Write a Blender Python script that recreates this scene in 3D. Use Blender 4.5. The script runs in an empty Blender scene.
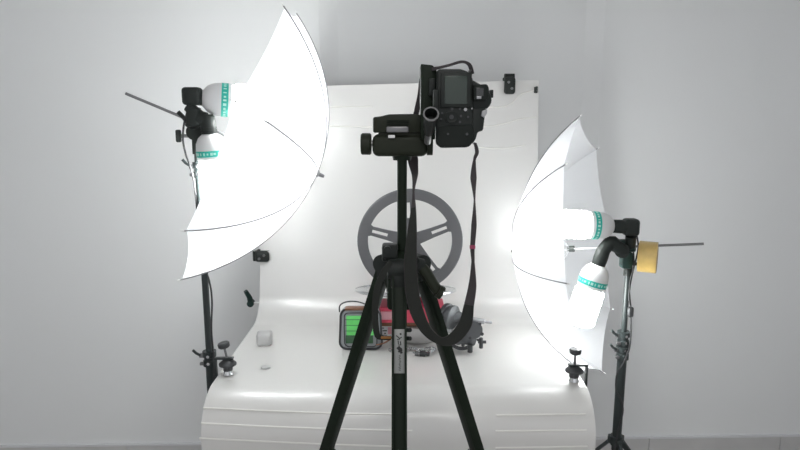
import bpy, bmesh, math, random
from mathutils import Vector, Matrix, Quaternion
random.seed(4)
C = bpy.context.scene.collection
sc = bpy.context.scene

# ---------------------------------------------------------------- camera, world, exposure
PITCH = math.radians(10); FPX = 600.0; CAM = Vector((0, 0, 1.5))
cd = bpy.data.cameras.new('viewpoint'); cam = bpy.data.objects.new('viewpoint', cd); C.objects.link(cam)
cam.location = CAM; cam.rotation_euler = (math.radians(90) - PITCH, 0, 0)
cd.sensor_width = 36; cd.lens = 36 * FPX / 800; cd.clip_start = 0.02
sc.camera = cam
w = bpy.data.worlds.new('room_daylight'); sc.world = w; w.use_nodes = True
w.node_tree.nodes['Background'].inputs[0].default_value = (0.86, 0.87, 0.90, 1)
w.node_tree.nodes['Background'].inputs[1].default_value = 0.80
sc.view_settings.view_transform = 'Standard'; sc.view_settings.look = 'None'
sc.view_settings.gamma = 1; sc.view_settings.use_curve_mapping = False
sc.view_settings.exposure = 0.06
BULB = 76.0          # emission of each fluorescent spiral on the left stand
BULB_R = 42.0        # the right pair is the weaker one
FILL = 11.0           # fill panel added on the ceiling, out of view, for ambient light
sc.cycles.use_denoising = True
sc.cycles.sample_clamp_indirect = 6
sc.cycles.max_bounces = 10
sc.cycles.caustics_reflective = False; sc.cycles.caustics_refractive = False

FW = Vector((0, math.cos(PITCH), -math.sin(PITCH))); UP = Vector((0, math.sin(PITCH), math.cos(PITCH)))
def at(px, py, Y):                      # a pixel at world depth Y -> a point
    d = FW + Vector(((px - 400) / FPX, 0, 0)) + UP * ((225 - py) / FPX)
    return CAM + d * (Y / d.y)

# ---------------------------------------------------------------- materials
def mat(name, col, rough=0.5, metal=0.0, bump=0.0, bscale=200, var=0.0, coat=0.0, spec=0.5, trans=0.0, alpha=1.0, croug=0.1):
    m = bpy.data.materials.new(name); m.use_nodes = True; nt = m.node_tree; b = nt.nodes['Principled BSDF']
    b.inputs['Base Color'].default_value = (*col, 1); b.inputs['Roughness'].default_value = rough
    b.inputs['Metallic'].default_value = metal; b.inputs['Specular IOR Level'].default_value = spec
    b.inputs['Coat Weight'].default_value = coat; b.inputs['Coat Roughness'].default_value = croug
    b.inputs['Transmission Weight'].default_value = trans; b.inputs['Alpha'].default_value = alpha
    tc = nt.nodes.new('ShaderNodeTexCoord'); nz = nt.nodes.new('ShaderNodeTexNoise'); nz.inputs['Scale'].default_value = bscale
    nz.inputs['Detail'].default_value = 3
    nt.links.new(tc.outputs['Object'], nz.inputs['Vector'])
    if var:
        r = nt.nodes.new('ShaderNodeValToRGB'); r.color_ramp.elements[0].position = .3; r.color_ramp.elements[1].position = .7
        r.color_ramp.elements[0].color = (*[c * (1 - var) for c in col], 1)
        r.color_ramp.elements[1].color = (*[min(1, c * (1 + var)) for c in col], 1)
        nt.links.new(nz.outputs['Fac'], r.inputs['Fac']); nt.links.new(r.outputs['Color'], b.inputs['Base Color'])
    if bump:
        bp = nt.nodes.new('ShaderNodeBump'); bp.inputs['Strength'].default_value = bump; bp.inputs['Distance'].default_value = .002
        nt.links.new(nz.outputs['Fac'], bp.inputs['Height']); nt.links.new(bp.outputs['Normal'], b.inputs['Normal'])
    return m
def emis(name, col, s):
    m = bpy.data.materials.new(name); m.use_nodes = True; nt = m.node_tree; nt.nodes.clear()
    e = nt.nodes.new('ShaderNodeEmission'); o = nt.nodes.new('ShaderNodeOutputMaterial')
    e.inputs[0].default_value = (*col, 1); e.inputs[1].default_value = s
    nt.links.new(e.outputs[0], o.inputs[0]); return m
def sheet_mat(name, col, transl, glossy, rough, clear=0.0):
    m = bpy.data.materials.new(name); m.use_nodes = True; nt = m.node_tree; nt.nodes.clear(); N = nt.nodes.new; L = nt.links.new
    o = N('ShaderNodeOutputMaterial'); d = N('ShaderNodeBsdfDiffuse'); t = N('ShaderNodeBsdfTranslucent')
    d.inputs[0].default_value = (*col, 1); t.inputs[0].default_value = (*col, 1)
    tc = N('ShaderNodeTexCoord'); nz = N('ShaderNodeTexNoise'); nz.inputs['Scale'].default_value = 9; L(tc.outputs['Object'], nz.inputs['Vector'])
    bp = N('ShaderNodeBump'); bp.inputs['Strength'].default_value = .05; bp.inputs['Distance'].default_value = .01
    L(nz.outputs['Fac'], bp.inputs['Height']); L(bp.outputs['Normal'], d.inputs['Normal'])
    a = N('ShaderNodeMixShader'); a.inputs[0].default_value = transl; L(d.outputs[0], a.inputs[1]); L(t.outputs[0], a.inputs[2])
    last = a
    if clear:
        tr = N('ShaderNodeBsdfTransparent'); c = N('ShaderNodeMixShader'); c.inputs[0].default_value = clear
        L(last.outputs[0], c.inputs[1]); L(tr.outputs[0], c.inputs[2]); last = c
    if glossy:
        g = N('ShaderNodeBsdfGlossy'); g.inputs['Roughness'].default_value = rough; L(bp.outputs['Normal'], g.inputs['Normal'])
        lw = N('ShaderNodeFresnel'); lw.inputs[0].default_value = 1.0 + glossy; L(bp.outputs['Normal'], lw.inputs['Normal'])
        f = N('ShaderNodeMixShader'); L(lw.outputs[0], f.inputs[0]); L(last.outputs[0], f.inputs[1]); L(g.outputs[0], f.inputs[2]); last = f
    L(last.outputs[0], o.inputs[0]); return m
M = dict(
    wall=mat('wall_paint', (.86, .868, .872), .85, bump=.08, bscale=60, spec=.1),
    ceil=mat('ceiling_paint', (.8, .8, .8), .9), floor=mat('floor_tile', (.42, .41, .40), .35, var=.04, bscale=3),
    tile=mat('skirting_tile', (.60, .59, .585), .4, var=.05, bscale=6), grout=mat('grout', (.55, .55, .55), .8),
    cap=mat('skirting_edge', (.72, .72, .74), .5),
    acrylic=sheet_mat('white_acrylic', (.90, .888, .865), .12, 1.1, .27),
    pale_line=mat('pale_line', (.95, .94, .90), .35),
    nylon=sheet_mat('umbrella_nylon', (.82, .83, .86), .48, .0, .4, .29),
    seam=mat('umbrella_rib_sleeve', (.24, .24, .25), .6),
    steel=mat('steel', (.22, .22, .225), .35, .8), chrome=mat('chrome', (.72, .73, .74), .16, 1),
    alu=mat('brushed_aluminium', (.40, .40, .41), .38, .85, bump=.1, bscale=120),
    stand=mat('black_stand_metal', (.028, .036, .036), .42, .1), plas=mat('black_plastic', (.018, .022, .020), .5, spec=.3, bump=.1, bscale=400),
    grip=mat('rubber_grip', (.014, .018, .016), .75, spec=.3, bump=.4, bscale=700), trip=mat('tripod_black', (.008, .015, .008), .5, .0, spec=.2),
    trip2=mat('tripod_grey_green', (.022, .026, .017), .5, .0, spec=.2),
    screen=mat('camera_screen', (.022, .038, .028), .25, coat=.5), glass_dark=mat('finder_glass', (.01, .012, .012), .05, coat=1),
    strap=mat('woven_strap', (.018, .020, .017), .85, bump=.5, bscale=900), strapg=mat('strap_grey', (.055, .047, .05), .85, bump=.5, bscale=900),
    dome=mat('bulb_ballast_white', (.72, .72, .72), .4), teal=mat('teal_band', (.015, .42, .33), .4), bandt=mat('band_print', (.45, .75, .68), .4),
    glow=emis('fluorescent_glow', (.97, 1.0, .985), BULB), glow_r=emis('fluorescent_glow_weak', (.97, 1.0, .985), BULB_R), panel=emis('fill_panel_glow', (1, .98, .95), FILL),
    tape=mat('brown_tape', (.58, .40, .13), .3, coat=.6, var=.08, bscale=50), core=mat('cardboard_core', (.45, .34, .22), .8),
    wheel=mat('grey_wheel', (.125, .125, .13), .5, .3, bump=.1, bscale=150), plate=mat('glass_plate', (.55, .56, .57), .12, .6),
    green=mat('green_pack', (.16, .72, .18), .5, var=.08, bscale=40), dgreen=mat('dark_green', (.035, .10, .045), .5),
    clearp=mat('smoky_clear_plastic', (.36, .38, .40), .25, coat=.5), pink=mat('pink_box', (.85, .10, .17), .45, var=.06, bscale=30),
    dpink=mat('crimson', (.62, .02, .09), .45), lpink=mat('pale_pink', (.88, .45, .50), .45), brown=mat('brown_band', (.20, .09, .05), .5),
    orange=mat('orange_brown', (.33, .14, .03), .5), pot=mat('pale_pot', (.62, .61, .60), .3, coat=.4), prnt=mat('grey_print', (.12, .12, .12), .6),
    cast=mat('cast_alloy', (.12, .125, .13), .42, .6, bump=.5, bscale=180), castd=mat('dark_cast', (.06, .062, .065), .5, .4),
    label=mat('silver_sticker', (.30, .31, .30), .4, .1), ink=mat('black_ink', (.012, .012, .012), .5),
    white=mat('white_plastic', (.92, .92, .92), .4), blue=mat('blue_green_plastic', (.010, .036, .030), .45), milky=sheet_mat('milky_plastic', (.95, .95, .95), .35, .3, .3, .35), red=mat('red_stitch', (.35, .06, .12), .8),
    cable=mat('black_cable', (.03, .03, .032), .5), lens=mat('lens_barrel', (.015, .015, .016), .35),
)

# ---------------------------------------------------------------- mesh helpers
def rotto(d):                            # rotation taking +Z to direction d
    return Vector((0, 0, 1)).rotation_difference(Vector(d).normalized()).to_matrix().to_4x4()
class MB:
    def __init__(s): s.b = bmesh.new()
    def _bev(s, vs, r, seg):
        es = list({e for v in vs for e in v.link_edges})
        if r > 0: bmesh.ops.bevel(s.b, geom=es, offset=r, segments=seg, profile=.5, affect='EDGES', clamp_overlap=True)
    def box(s, c, size, rot=None, bev=0.0, seg=2):
        mtx = Matrix.Translation(Vector(c)) @ (rot.to_4x4() if rot else Matrix()) @ Matrix.Diagonal((*size, 1))
        g = bmesh.ops.create_cube(s.b, size=1, matrix=mtx); s._bev(g['verts'], bev, seg); return s
    def cyl(s, a, b, r, r2=None, n=20, bev=0.0):
        a = Vector(a); b = Vector(b); d = b - a
        mtx = Matrix.Translation((a + b) / 2) @ rotto(d)
        bmesh.ops.create_cone(s.b, cap_ends=True, cap_tris=False, segments=n, radius1=r, radius2=r if r2 is None else r2, depth=d.length, matrix=mtx)
        return s
    def lathe(s, o, d, prof, n=28, closed=False):    # prof: (t along d, radius)
        mtx = Matrix.Translation(Vector(o)) @ rotto(d); rings = []
        for t, r in prof:
            if r < 1e-6: rings.append([s.b.verts.new(mtx @ Vector((0, 0, t)))])
            else: rings.append([s.b.verts.new(mtx @ Vector((r * math.cos(2 * math.pi * k / n), r * math.sin(2 * math.pi * k / n), t))) for k in range(n)])
        pr = list(zip(rings, rings[1:])) + ([(rings[-1], rings[0])] if closed else [])
        for A, B in pr:
            for k in range(n):
                k2 = (k + 1) % n
                f = [A[k % len(A)], A[k2 % len(A)], B[k2 % len(B)], B[k % len(B)]]
                q = []
                for v in f:
                    if v not in q: q.append(v)
                if len(q) > 2: s.b.faces.new(q)
        return s
    def tube(s, pts, r, n=8, smooth=0, closed=False):
        pts = [Vector(p) for p in pts]
        if smooth: pts = catmull(pts, smooth)
        rr = r if callable(r) else (lambda t: r)
        rings = []; prev = None; N = len(pts)
        for i, p in enumerate(pts):
            t = (pts[(i + 1) % N] - pts[i - 1]) if closed else (pts[min(i + 1, N - 1)] - pts[max(i - 1, 0)])
            t.normalize()
            if prev is None:
                u = t.orthogonal().normalized()
            else:
                u = (prev - t * prev.dot(t)).normalized()
            prev = u; v = t.cross(u); R = rr(i / max(1, N - 1))
            rings.append([s.b.verts.new(p + (u * math.cos(a) + v * math.sin(a)) * R) for a in [2 * math.pi * k / n for k in range(n)]])
        for i in range(N if closed else N - 1):
            A = rings[i]; B = rings[(i + 1) % N]
            for k in range(n): s.b.faces.new([A[k], A[(k + 1) % n], B[(k + 1) % n], B[k]])
        if not closed:
            s.b.faces.new(rings[0][::-1]); s.b.faces.new(rings[-1])
        return s
    def prism(s, outline, ax0, ax1, ax2, o, depth, bev=0.0, holes=None):   # outline (u,v), extruded along ax2
        vs = [s.b.verts.new(Vector(o) + ax0 * u + ax1 * v) for u, v in outline]
        f = s.b.faces.new(vs); g = bmesh.ops.extrude_face_region(s.b, geom=[f])
        nv = [e for e in g['geom'] if isinstance(e, bmesh.types.BMVert)]
        bmesh.ops.translate(s.b, verts=nv, vec=ax2 * depth)
        if bev: s._bev(vs + nv, bev, 2)
        return s
    def strip(s, pts, wid, tw, th=.0015, k=8):     # ribbon: points, widths, twist angles
        n = len(pts); P = catmull([Vector(p) for p in pts], k)
        W = interp(wid, len(P)); T = interp(tw, len(P)); rows = []
        for i, p in enumerate(P):
            t = (P[min(i + 1, len(P) - 1)] - P[max(i - 1, 0)]).normalized()
            nn = Vector((math.sin(T[i]), math.cos(T[i]), 0)); nn = (nn - t * nn.dot(t)).normalized()
            sd = t.cross(nn).normalized() * W[i] / 2; h = nn * th / 2
            rows.append([s.b.verts.new(p + a) for a in (-sd - h, sd - h, sd + h, -sd + h)])
        for A, B in zip(rows, rows[1:]):
            for q in range(4): s.b.faces.new([A[q], A[(q + 1) % 4], B[(q + 1) % 4], B[q]])
        s.b.faces.new(rows[0][::-1]); s.b.faces.new(rows[-1]); return s
    def done(s, name, m, parent=None, smooth=True, ang=35):
        bmesh.ops.recalc_face_normals(s.b, faces=s.b.faces[:])
        me = bpy.data.meshes.new(name)
        if smooth:
            for f in s.b.faces: f.smooth = True
            for e in s.b.edges:
                if len(e.link_faces) != 2 or e.calc_face_angle(0) > math.radians(ang): e.smooth = False
        s.b.to_mesh(me); s.b.free(); me.materials.append(M[m] if isinstance(m, str) else m)
        o = bpy.data.objects.new(name, me); C.objects.link(o)
        if parent:
            o.parent = parent; o.matrix_parent_inverse = Matrix.Translation(-wloc(parent))
        return o
def wloc(o):
    return W.get(o.name, Vector((0, 0, 0)))
W = {}
def catmull(P, k):
    out = []
    for i in range(len(P) - 1):
        a = P[max(i - 1, 0)]; b = P[i]; c = P[i + 1]; d = P[min(i + 2, len(P) - 1)]
        for j in range(k):
            t = j / k
            out.append(.5 * ((2 * b) + (c - a) * t + (2 * a - 5 * b + 4 * c - d) * t * t + (3 * b - a - 3 * c + d) * t ** 3))
    out.append(P[-1].copy()); return out
def interp(v, n):
    if not hasattr(v, '__len__'): return [v] * n
    r = []
    for i in range(n):
        f = i / (n - 1) * (len(v) - 1); a = min(int(f), len(v) - 2); r.append(v[a] + (v[a + 1] - v[a]) * (f - a))
    return r
def tag(o, label, cat, group=None):
    o['label'] = label; o['category'] = cat
    if group: o['group'] = group
    return o
def thing(name, label, cat, loc, group=None):
    o = bpy.data.objects.new(name, None); C.objects.link(o); o.location = loc; W[o.name] = Vector(loc)
    return tag(o, label, cat, group)
def struct(o): o['kind'] = 'structure'; return o
X, Yv, Z = Vector((1, 0, 0)), Vector((0, 1, 0)), Vector((0, 0, 1))

# ---------------------------------------------------------------- the room
YAW = math.radians(1.5); RZ = Matrix.Rotation(YAW, 4, 'Z')      # the back wall is turned slightly
def wl(x, y, z): return Vector((x, 2.47 + y + math.tan(YAW) * x, z))
H = 2.75; RX = 2.15; XL, XR = -.318, .815; DR = .022
def slab(pts, z0, z1, name, m, parent=None):
    b = MB(); vs = [b.b.verts.new((p.x, p.y, z0)) for p in pts]; f = b.b.faces.new(vs)
    g = bmesh.ops.extrude_face_region(b.b, geom=[f]); bmesh.ops.translate(b.b, verts=[e for e in g['geom'] if isinstance(e, bmesh.types.BMVert)], vec=(0, 0, z1 - z0))
    return b.done(name, m, parent, smooth=False)
def P2(x, y): return wl(x, y, 0)
struct(slab([P2(-RX - .1, 0), P2(XL, 0), P2(XL + .07, DR), P2(XR - .07, DR), P2(XR, 0), P2(RX + .1, 0), P2(RX + .1, .25), P2(-RX - .1, .25)], 0, H, 'wall_back', 'wall'))
struct(MB().box((-RX - .05, 0.4, H / 2), (.1, 4.5, H)).done('wall_left', 'wall', smooth=False))
struct(MB().box((RX + .05, 0.4, H / 2), (.1, 4.5, H)).done('wall_right', 'wall', smooth=False))
struct(MB().box((0, .4, -.05), (2 * RX + .2, 4.9, .1)).done('floor', 'floor', smooth=False))
struct(MB().box((0, .4, H + .05), (2 * RX + .2, 4.9, .1)).done('ceiling', 'ceil', smooth=False))
# skirting: grout bed, tiles, light edge
def skirt(name, xa, xb, y, joints):
    bs = struct(slab([P2(xa, y - .006), P2(xb, y - .006), P2(xb, y - .0005), P2(xa, y - .0005)], .0, .088, name, 'grout'))
    xs = [xa] + joints + [xb]; me = None
    for a, b in zip(xs, xs[1:]):
        slab([P2(a + .0015, y - .013), P2(b - .0015, y - .013), P2(b - .0015, y - .005), P2(a + .0015, y - .005)], .0, .086, 'tile', 'tile', bs)
    slab([P2(xa, y - .014), P2(xb, y - .014), P2(xb, y - .0005), P2(xa, y - .0005)], .0865, .094, 'edge_trim', 'cap', bs)
skirt('baseboard_left', -RX, XL, 0, [-1.8, -1.2, -.6])
skirt('baseboard_back', XL + .07, XR - .07, DR, [.2])
skirt('baseboard_right', XR, RX, 0, [1.12, 1.72])
pn = thing('fill_light_panel', 'square white fill panel added on the ceiling behind the photographer, out of view', 'fill light', (0, -.6, H - .03))  # unseen panel added to lift the ambient light
MB().box((0, -.6, H - .015), (.66, .66, .03), bev=.004).done('frame', 'white', pn)
MB().box((0, -.6, H - .033), (.6, .6, .006)).done('diffuser', 'panel', pn)

# ---------------------------------------------------------------- shooting table
TZ = .80; HW = .501; TX = -.004
table = thing('shooting_table', 'white curved acrylic shooting table sweeping up behind the tripod', 'table', (0, 1.8, 0))
def profile():
    p = [(1.405, .56), (1.405, .62), (1.405, .66)]
    for k in range(11):
        a = math.pi - k / 10 * math.pi / 2; p.append((1.515 + .11 * math.cos(a), .69 + .11 * math.sin(a)))
    p += [(1.65, .80), (1.8, .80), (1.90, .80)]
    for k in range(11):
        a = -math.pi / 2 + k / 10 * math.radians(70); p.append((1.975 + .115 * math.cos(a), .915 + .115 * math.sin(a)))
    p += [(2.110, .99), (2.131, 1.06), (2.146, 1.13), (2.157, 1.2), (2.168, 1.3), (2.180, 1.4), (2.192, 1.52), (2.205, 1.625)]
    return p
prof = profile()
def sheet_pt(i, u, off=0.0):               # u in -1..1
    f = min(max(i, 0), len(prof) - 1.0001); a = int(f); t = f - a
    y = prof[a][0] * (1 - t) + prof[a + 1][0] * t; z = prof[a][1] * (1 - t) + prof[a + 1][1] * t
    ty, tz = prof[a + 1][0] - prof[a][0], prof[a + 1][1] - prof[a][1]; l = math.hypot(ty, tz)
    ny, nz = -tz / l, ty / l
    if z > 1.2: z += .012 * u * (z - 1.2) / .4          # top edge rises to the right
    return Vector((TX + HW * u, y + ny * off, z + nz * off))
b = MB(); NU = 24; TH = .003
rows = [[(b.b.verts.new(sheet_pt(i, -1 + 2 * k / NU, 0)), b.b.verts.new(sheet_pt(i, -1 + 2 * k / NU, -TH))) for k in range(NU + 1)] for i in range(len(prof))]
for A, B in zip(rows, rows[1:]):
    for k in range(NU):
        b.b.faces.new([A[k][0], A[k + 1][0], B[k + 1][0], B[k][0]]); b.b.faces.new([A[k][1], B[k][1], B[k + 1][1], A[k + 1][1]])
    b.b.faces.new([A[0][0], B[0][0], B[0][1], A[0][1]]); b.b.faces.new([A[NU][0], A[NU][1], B[NU][1], B[NU][0]])
for k in range(NU):
    b.b.faces.new([rows[0][k][0], rows[0][k][1], rows[0][k + 1][1], rows[0][k + 1][0]]); b.b.faces.new([rows[-1][k][0], rows[-1][k + 1][0], rows[-1][k + 1][1], rows[-1][k][1]])
sheet = b.done('acrylic_sheet', 'acrylic', table, ang=60)
# pale horizontal raised lines on the front lip and on the upper back
def pale_line(pts, r=.0022):
    MB().tube(pts, r, 6, smooth=6).done('pale_line', 'pale_line', sheet)
def lip(px, py):                       # point on the lip surface below the pixel
    best = None
    for i in range(0, 1400):
        f = i / 100; q = sheet_pt(f, 0); qq = q - CAM; y = 225 - FPX * qq.dot(UP) / qq.dot(FW)
        if best is None or abs(y - py) < best[0]: best = (abs(y - py), f, qq.dot(FW))
    return sheet_pt(best[1], (px - 400) / FPX * best[2] / HW, .0012)
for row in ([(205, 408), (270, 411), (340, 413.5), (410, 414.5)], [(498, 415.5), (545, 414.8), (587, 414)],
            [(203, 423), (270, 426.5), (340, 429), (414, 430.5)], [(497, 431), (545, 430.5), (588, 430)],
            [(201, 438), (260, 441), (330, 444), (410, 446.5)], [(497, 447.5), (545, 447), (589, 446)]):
    pale_line([lip(*p) for p in row])
def bk(px, py):
    q = at(px, py, 2.19); lo = min(range(25, len(prof) - 1), key=lambda i: abs(prof[i][1] - q.z))
    for i in range(len(prof) - 6, len(prof) - 1):
        if prof[i][1] <= q.z <= prof[i + 1][1]:
            t = (q.z - prof[i][1]) / (prof[i + 1][1] - prof[i][1]); yy = prof[i][0] * (1 - t) + prof[i + 1][0] * t
            return Vector((q.x, yy - .0012, q.z))
    return Vector((q.x, prof[lo][0] - .0012, q.z))
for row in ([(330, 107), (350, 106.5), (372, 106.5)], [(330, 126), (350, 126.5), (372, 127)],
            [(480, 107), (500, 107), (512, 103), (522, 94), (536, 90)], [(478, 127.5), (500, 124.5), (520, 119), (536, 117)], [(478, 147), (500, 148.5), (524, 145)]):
    pale_line([bk(*p) for p in row])
# tubular frame behind and below the sheet
fr = [[(s * .44, 1.50, .0), (s * .44, 1.50, .775), (s * .44, 2.20, .775), (s * .44, 2.245, 1.60)] for s in (-1, 1)]
for q in fr:
    MB().tube(q, .011, 12).done('frame_tube', 'alu', table)
    MB().tube([(q[0][0], 2.20, 0), (q[0][0], 2.20, .775)], .011, 12).done('frame_tube', 'alu', table)
for y, z in ((1.50, .775), (2.20, .775), (2.245, 1.60), (2.20, .25)):
    MB().tube([(-.44, y, z), (.44, y, z)], .009, 12).done('cross_tube', 'alu', table)
# locking lever of the frame joint, left of the sheet
lv = [at(251, 303, 2.24), at(245.5, 291, 2.22)]
MB().tube([Vector((-.44, 2.235, lv[0].z)), lv[0]], .005, 8).done('lever_axle', 'white', table)
MB().cyl(lv[0] - Vector((0, .014, 0)), lv[0] + Vector((0, .012, 0)), .013).tube([lv[0], lv[0].lerp(lv[1], .5) + Vector((.004, 0, 0)), lv[1]], lambda t: .012 - .004 * t, 10).done('locking_lever', 'blue', table)

# clips gripping the sheet edge
def clip(loc, w, h, rot, label):
    t = thing('edge_clip', label, 'clip', loc, 'black clips on the edge of the acrylic sheet')
    R = Matrix.Rotation(rot, 3, 'Y')
    def L(x, y, z): return Vector(loc) + R @ Vector((x, y, z))
    b = MB().box(L(0, -.014, 0), (w, .022, h * .8), R, bev=h * .2, seg=3); b.done('front_jaw', 'plas', t)
    MB().box(L(0, .016, 0), (w, .020, h * .8), R, bev=.004).done('rear_jaw', 'plas', t)
    MB().cyl(L(-w * .5, -.002, -h * .35), L(-w * .5, -.002, h * .35), min(.012, w * .3)).done('hinge', 'plas', t)
    for s in (-1, 1):
        MB().cyl(L(s * w * .18, -.024, s * h * .12), L(s * w * .18, -.029, s * h * .12), min(.0045, w * .12)).done('rivet', 'steel', t)
p = at(263, 255.5, 2.118); clip((p.x + .001, 2.116, p.z), .050, .050, 0, 'black rounded clip on the left edge of the acrylic sheet, half under the left umbrella')
p = at(509, 85, 2.20); clip((p.x, 2.199, 1.618), .060, .050, math.radians(90), 'black clip standing on the top edge of the acrylic sheet right of the camera')
p = at(536, 90, 2.2); clip((p.x - .002, 2.199, p.z), .007, .030, 0, 'tiny black clip seen edge-on at the top right corner of the acrylic sheet')

# screw clamps on the front corners
def clamp(px, py, s, label, tilt, y=1.53):
    x = (px - 400) / FPX * (1.63 + y - 1.53)
    t = thing('screw_clamp', label, 'clamp', (x, y, TZ), 'screw clamps on the front corners of the table')
    o = Vector((x, y, TZ)); R = Matrix.Rotation(tilt, 3, 'Y')
    def L(a, b_, c): return o + Vector((a, b_, c))
    fx = s * .033
    b = MB().box(L(fx, 0, .012), (.005, .014, .075), bev=.001).box(L(fx - s * .024, 0, .047), (.052, .014, .005), bev=.001).box(L(fx - s * .024, 0, -.024), (.052, .014, .005), bev=.001)
    b.done('clamp_frame', 'stand', t)
    MB().cyl(L(0, 0, .0015), L(0, 0, .012), .014, .010).done('pressure_pad', 'chrome', t)
    MB().cyl(L(0, 0, .012), L(0, 0, .030), .013, n=10).done('nut', 'castd', t)
    MB().lathe(L(0, 0, .028), Z, [(0, .0), (0, .024), (.004, .024), (.010, .018), (.016, .009), (.016, 0)], 20).done('jaw', 'castd', t)
    top = L(math.sin(tilt) * .04, 0, .078)
    MB().cyl(L(0, 0, .04), top, .0032, n=10).done('screw', 'steel', t)
    d = (top - L(0, 0, .04)).normalized()
    k = MB().lathe(top, d, [(0, 0), (0, .013), (.003, .016), (.012, .0165), (.015, .014), (.015, 0)], 12).done('knob', 'castd', t)
    return t
clamp(228.5, 372, -1, 'black screw clamp on the front left corner of the table beside the left stand', -.17, 1.575)
clamp(573.5, 380, 1, 'black screw clamp on the front right corner of the table under the right umbrella', 0)

# ---------------------------------------------------------------- umbrellas
def umbrella(Cc, az, el, ph, h, rodlen, label, R=.40):
    a = Vector((math.cos(el) * math.cos(az), math.cos(el) * math.sin(az), math.sin(el)))
    s = a.cross(Z).normalized(); t = s.cross(a); Cc = Vector(Cc)
    th = thing('photo_umbrella', label, 'umbrella', Cc, 'white shoot-through umbrellas')
    def pt(u, ang, d=0):     # u 0 tip .. 1 rim, arc profile
        r = R * math.sin(u * .92) / math.sin(.92); ax = h * (math.cos(u * .92) - math.cos(.92)) / (1 - math.cos(.92))
        return Cc + (t * math.cos(ang) + s * math.sin(ang)) * (r + d) + a * (ax + d * .5)
    NR = 12
    for k in range(8):
        b = MB(); NS = 8; g = []
        for i in range(NR + 1):
            u = .03 + .97 * i / NR; row = []
            for j in range(NS + 1):
                v = j / NS; A = pt(u, ph + k * math.pi / 4); B = pt(u, ph + (k + 1) * math.pi / 4)
                p = A.lerp(B, v)                       # cloth is stretched straight between the ribs
                dip = 4 * v * (1 - v)
                p = p + a * (.006 * dip * u) + (Cc - p) * (.02 * dip * u ** 6)
                row.append(b.b.verts.new(p))
            g.append(row)
        for i in range(NR):
            for j in range(NS): b.b.faces.new([g[i][j], g[i][j + 1], g[i + 1][j + 1], g[i + 1][j]])
        b.done('canopy_panel', 'nylon', th, ang=80)
        pts = [pt(.03 + .99 * i / 14, ph + k * math.pi / 4, .002) for i in range(15)]
        rb = MB().tube(pts, .0017, 6).done('rib', 'seam', th)
        e = pts[-1]; MB().cyl(e - (e - pts[-2]).normalized() * .004, e + (e - pts[-2]).normalized() * .003, .0018, n=8).done('rib_cap', 'white', rb)
        q = pt(.42, ph + k * math.pi / 4, -.004)
        MB().tube([q, Cc + a * (h - .17)], .0012, 6).done('stretcher', 'seam', th)
    tip = Cc + a * (h + .004)
    MB().cyl(Cc - a * rodlen, tip, .0038, n=12).done('shaft', 'steel', th)
    MB().lathe(tip - a * .004, a, [(0, 0), (0, .011), (.004, .011), (.007, .006), (.018, .005), (.022, .0035), (.022, 0)], 16).done('ferrule', 'seam', th)
    MB().lathe(Cc + a * (h - .18), a, [(0, .004), (0, .010), (.02, .010), (.02, .004)], 14).done('runner', 'plas', th)
    return a, s, t, Cc
aL, sL, tL, CL = umbrella((-.434, 1.662, 1.438), .114, -.412, .513, .22, .323, 'larger white umbrella on the left stand, glowing and overlapping the backdrop')
aR, sR, tR, CR = umbrella((.589, 1.812, 1.108), 2.687, -.135, -.029, .23, .312, 'white umbrella on the right stand, opening toward two bare lit bulbs')

# ---------------------------------------------------------------- bulbs
def bulb(o, d, label, sc_=1.0, gm='glow'):
    d = Vector(d).normalized(); o = Vector(o)
    t = thing('fluorescent_bulb', label, 'light bulb', o, 'spiral fluorescent bulbs')
    S = sc_
    ba = MB().lathe(o, d, [(0, 0), (0, .014 * S), (.004 * S, .020 * S), (.012 * S, .029 * S), (.026 * S, .0355 * S), (.042 * S, .0375 * S), (.060 * S, .0375 * S), (.066 * S, .0365 * S), (.070 * S, .030 * S), (.070 * S, 0)], 32).done('ballast_housing', 'dome', t)
    MB().lathe(o, d, [(.043 * S, .0370 * S), (.043 * S, .0381 * S), (.058 * S, .0381 * S), (.058 * S, .0370 * S)], 32).done('band', 'teal', ba)
    R = rotto(d).to_3x3()
    b = MB()
    for k in range(26):     # small light marks printed round the band
        an = 2 * math.pi * k / 26 + random.uniform(-.03, .03); wv = random.choice([.004, .006, .0025])
        p = o + R @ Vector((.0382 * S * math.cos(an), .0382 * S * math.sin(an), .0505 * S))
        b.box(p, (.0006, wv * S, random.choice([.005, .007]) * S), R @ Matrix.Rotation(an, 3, 'Z'))
    b.done('band_print', 'bandt', ba)
    MB().lathe(o + d * (.070 * S), d, [(0, 0), (0, .030 * S), (.006 * S, .029 * S), (.006 * S, 0)], 24).done('collar', 'white', t)
    # double spiral tube
    b = MB(); turns = 3.5; n = 90
    for q in (0, math.pi):
        pts = []
        for i in range(n + 1):
            f = i / n; an = q + f * turns * 2 * math.pi; r = .0315 * S * (1 - .80 * max(0, (f - .93) / .07))
            pts.append(o + R @ Vector((r * math.cos(an), r * math.sin(an), (.078 + .092 * f) * S)))
        b.tube(pts, .0078 * S, 7)
    b.done('spiral_tube', gm, t)
    return t

# sockets, brackets and stands
def socket(b, base, d, S=1.0):
    b.lathe(base, d, [(0, 0), (0, .015 * S), (.006 * S, .0195 * S), (.030 * S, .0205 * S), (.052 * S, .0195 * S), (.056 * S, .017 * S), (.056 * S, 0)], 20)

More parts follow.
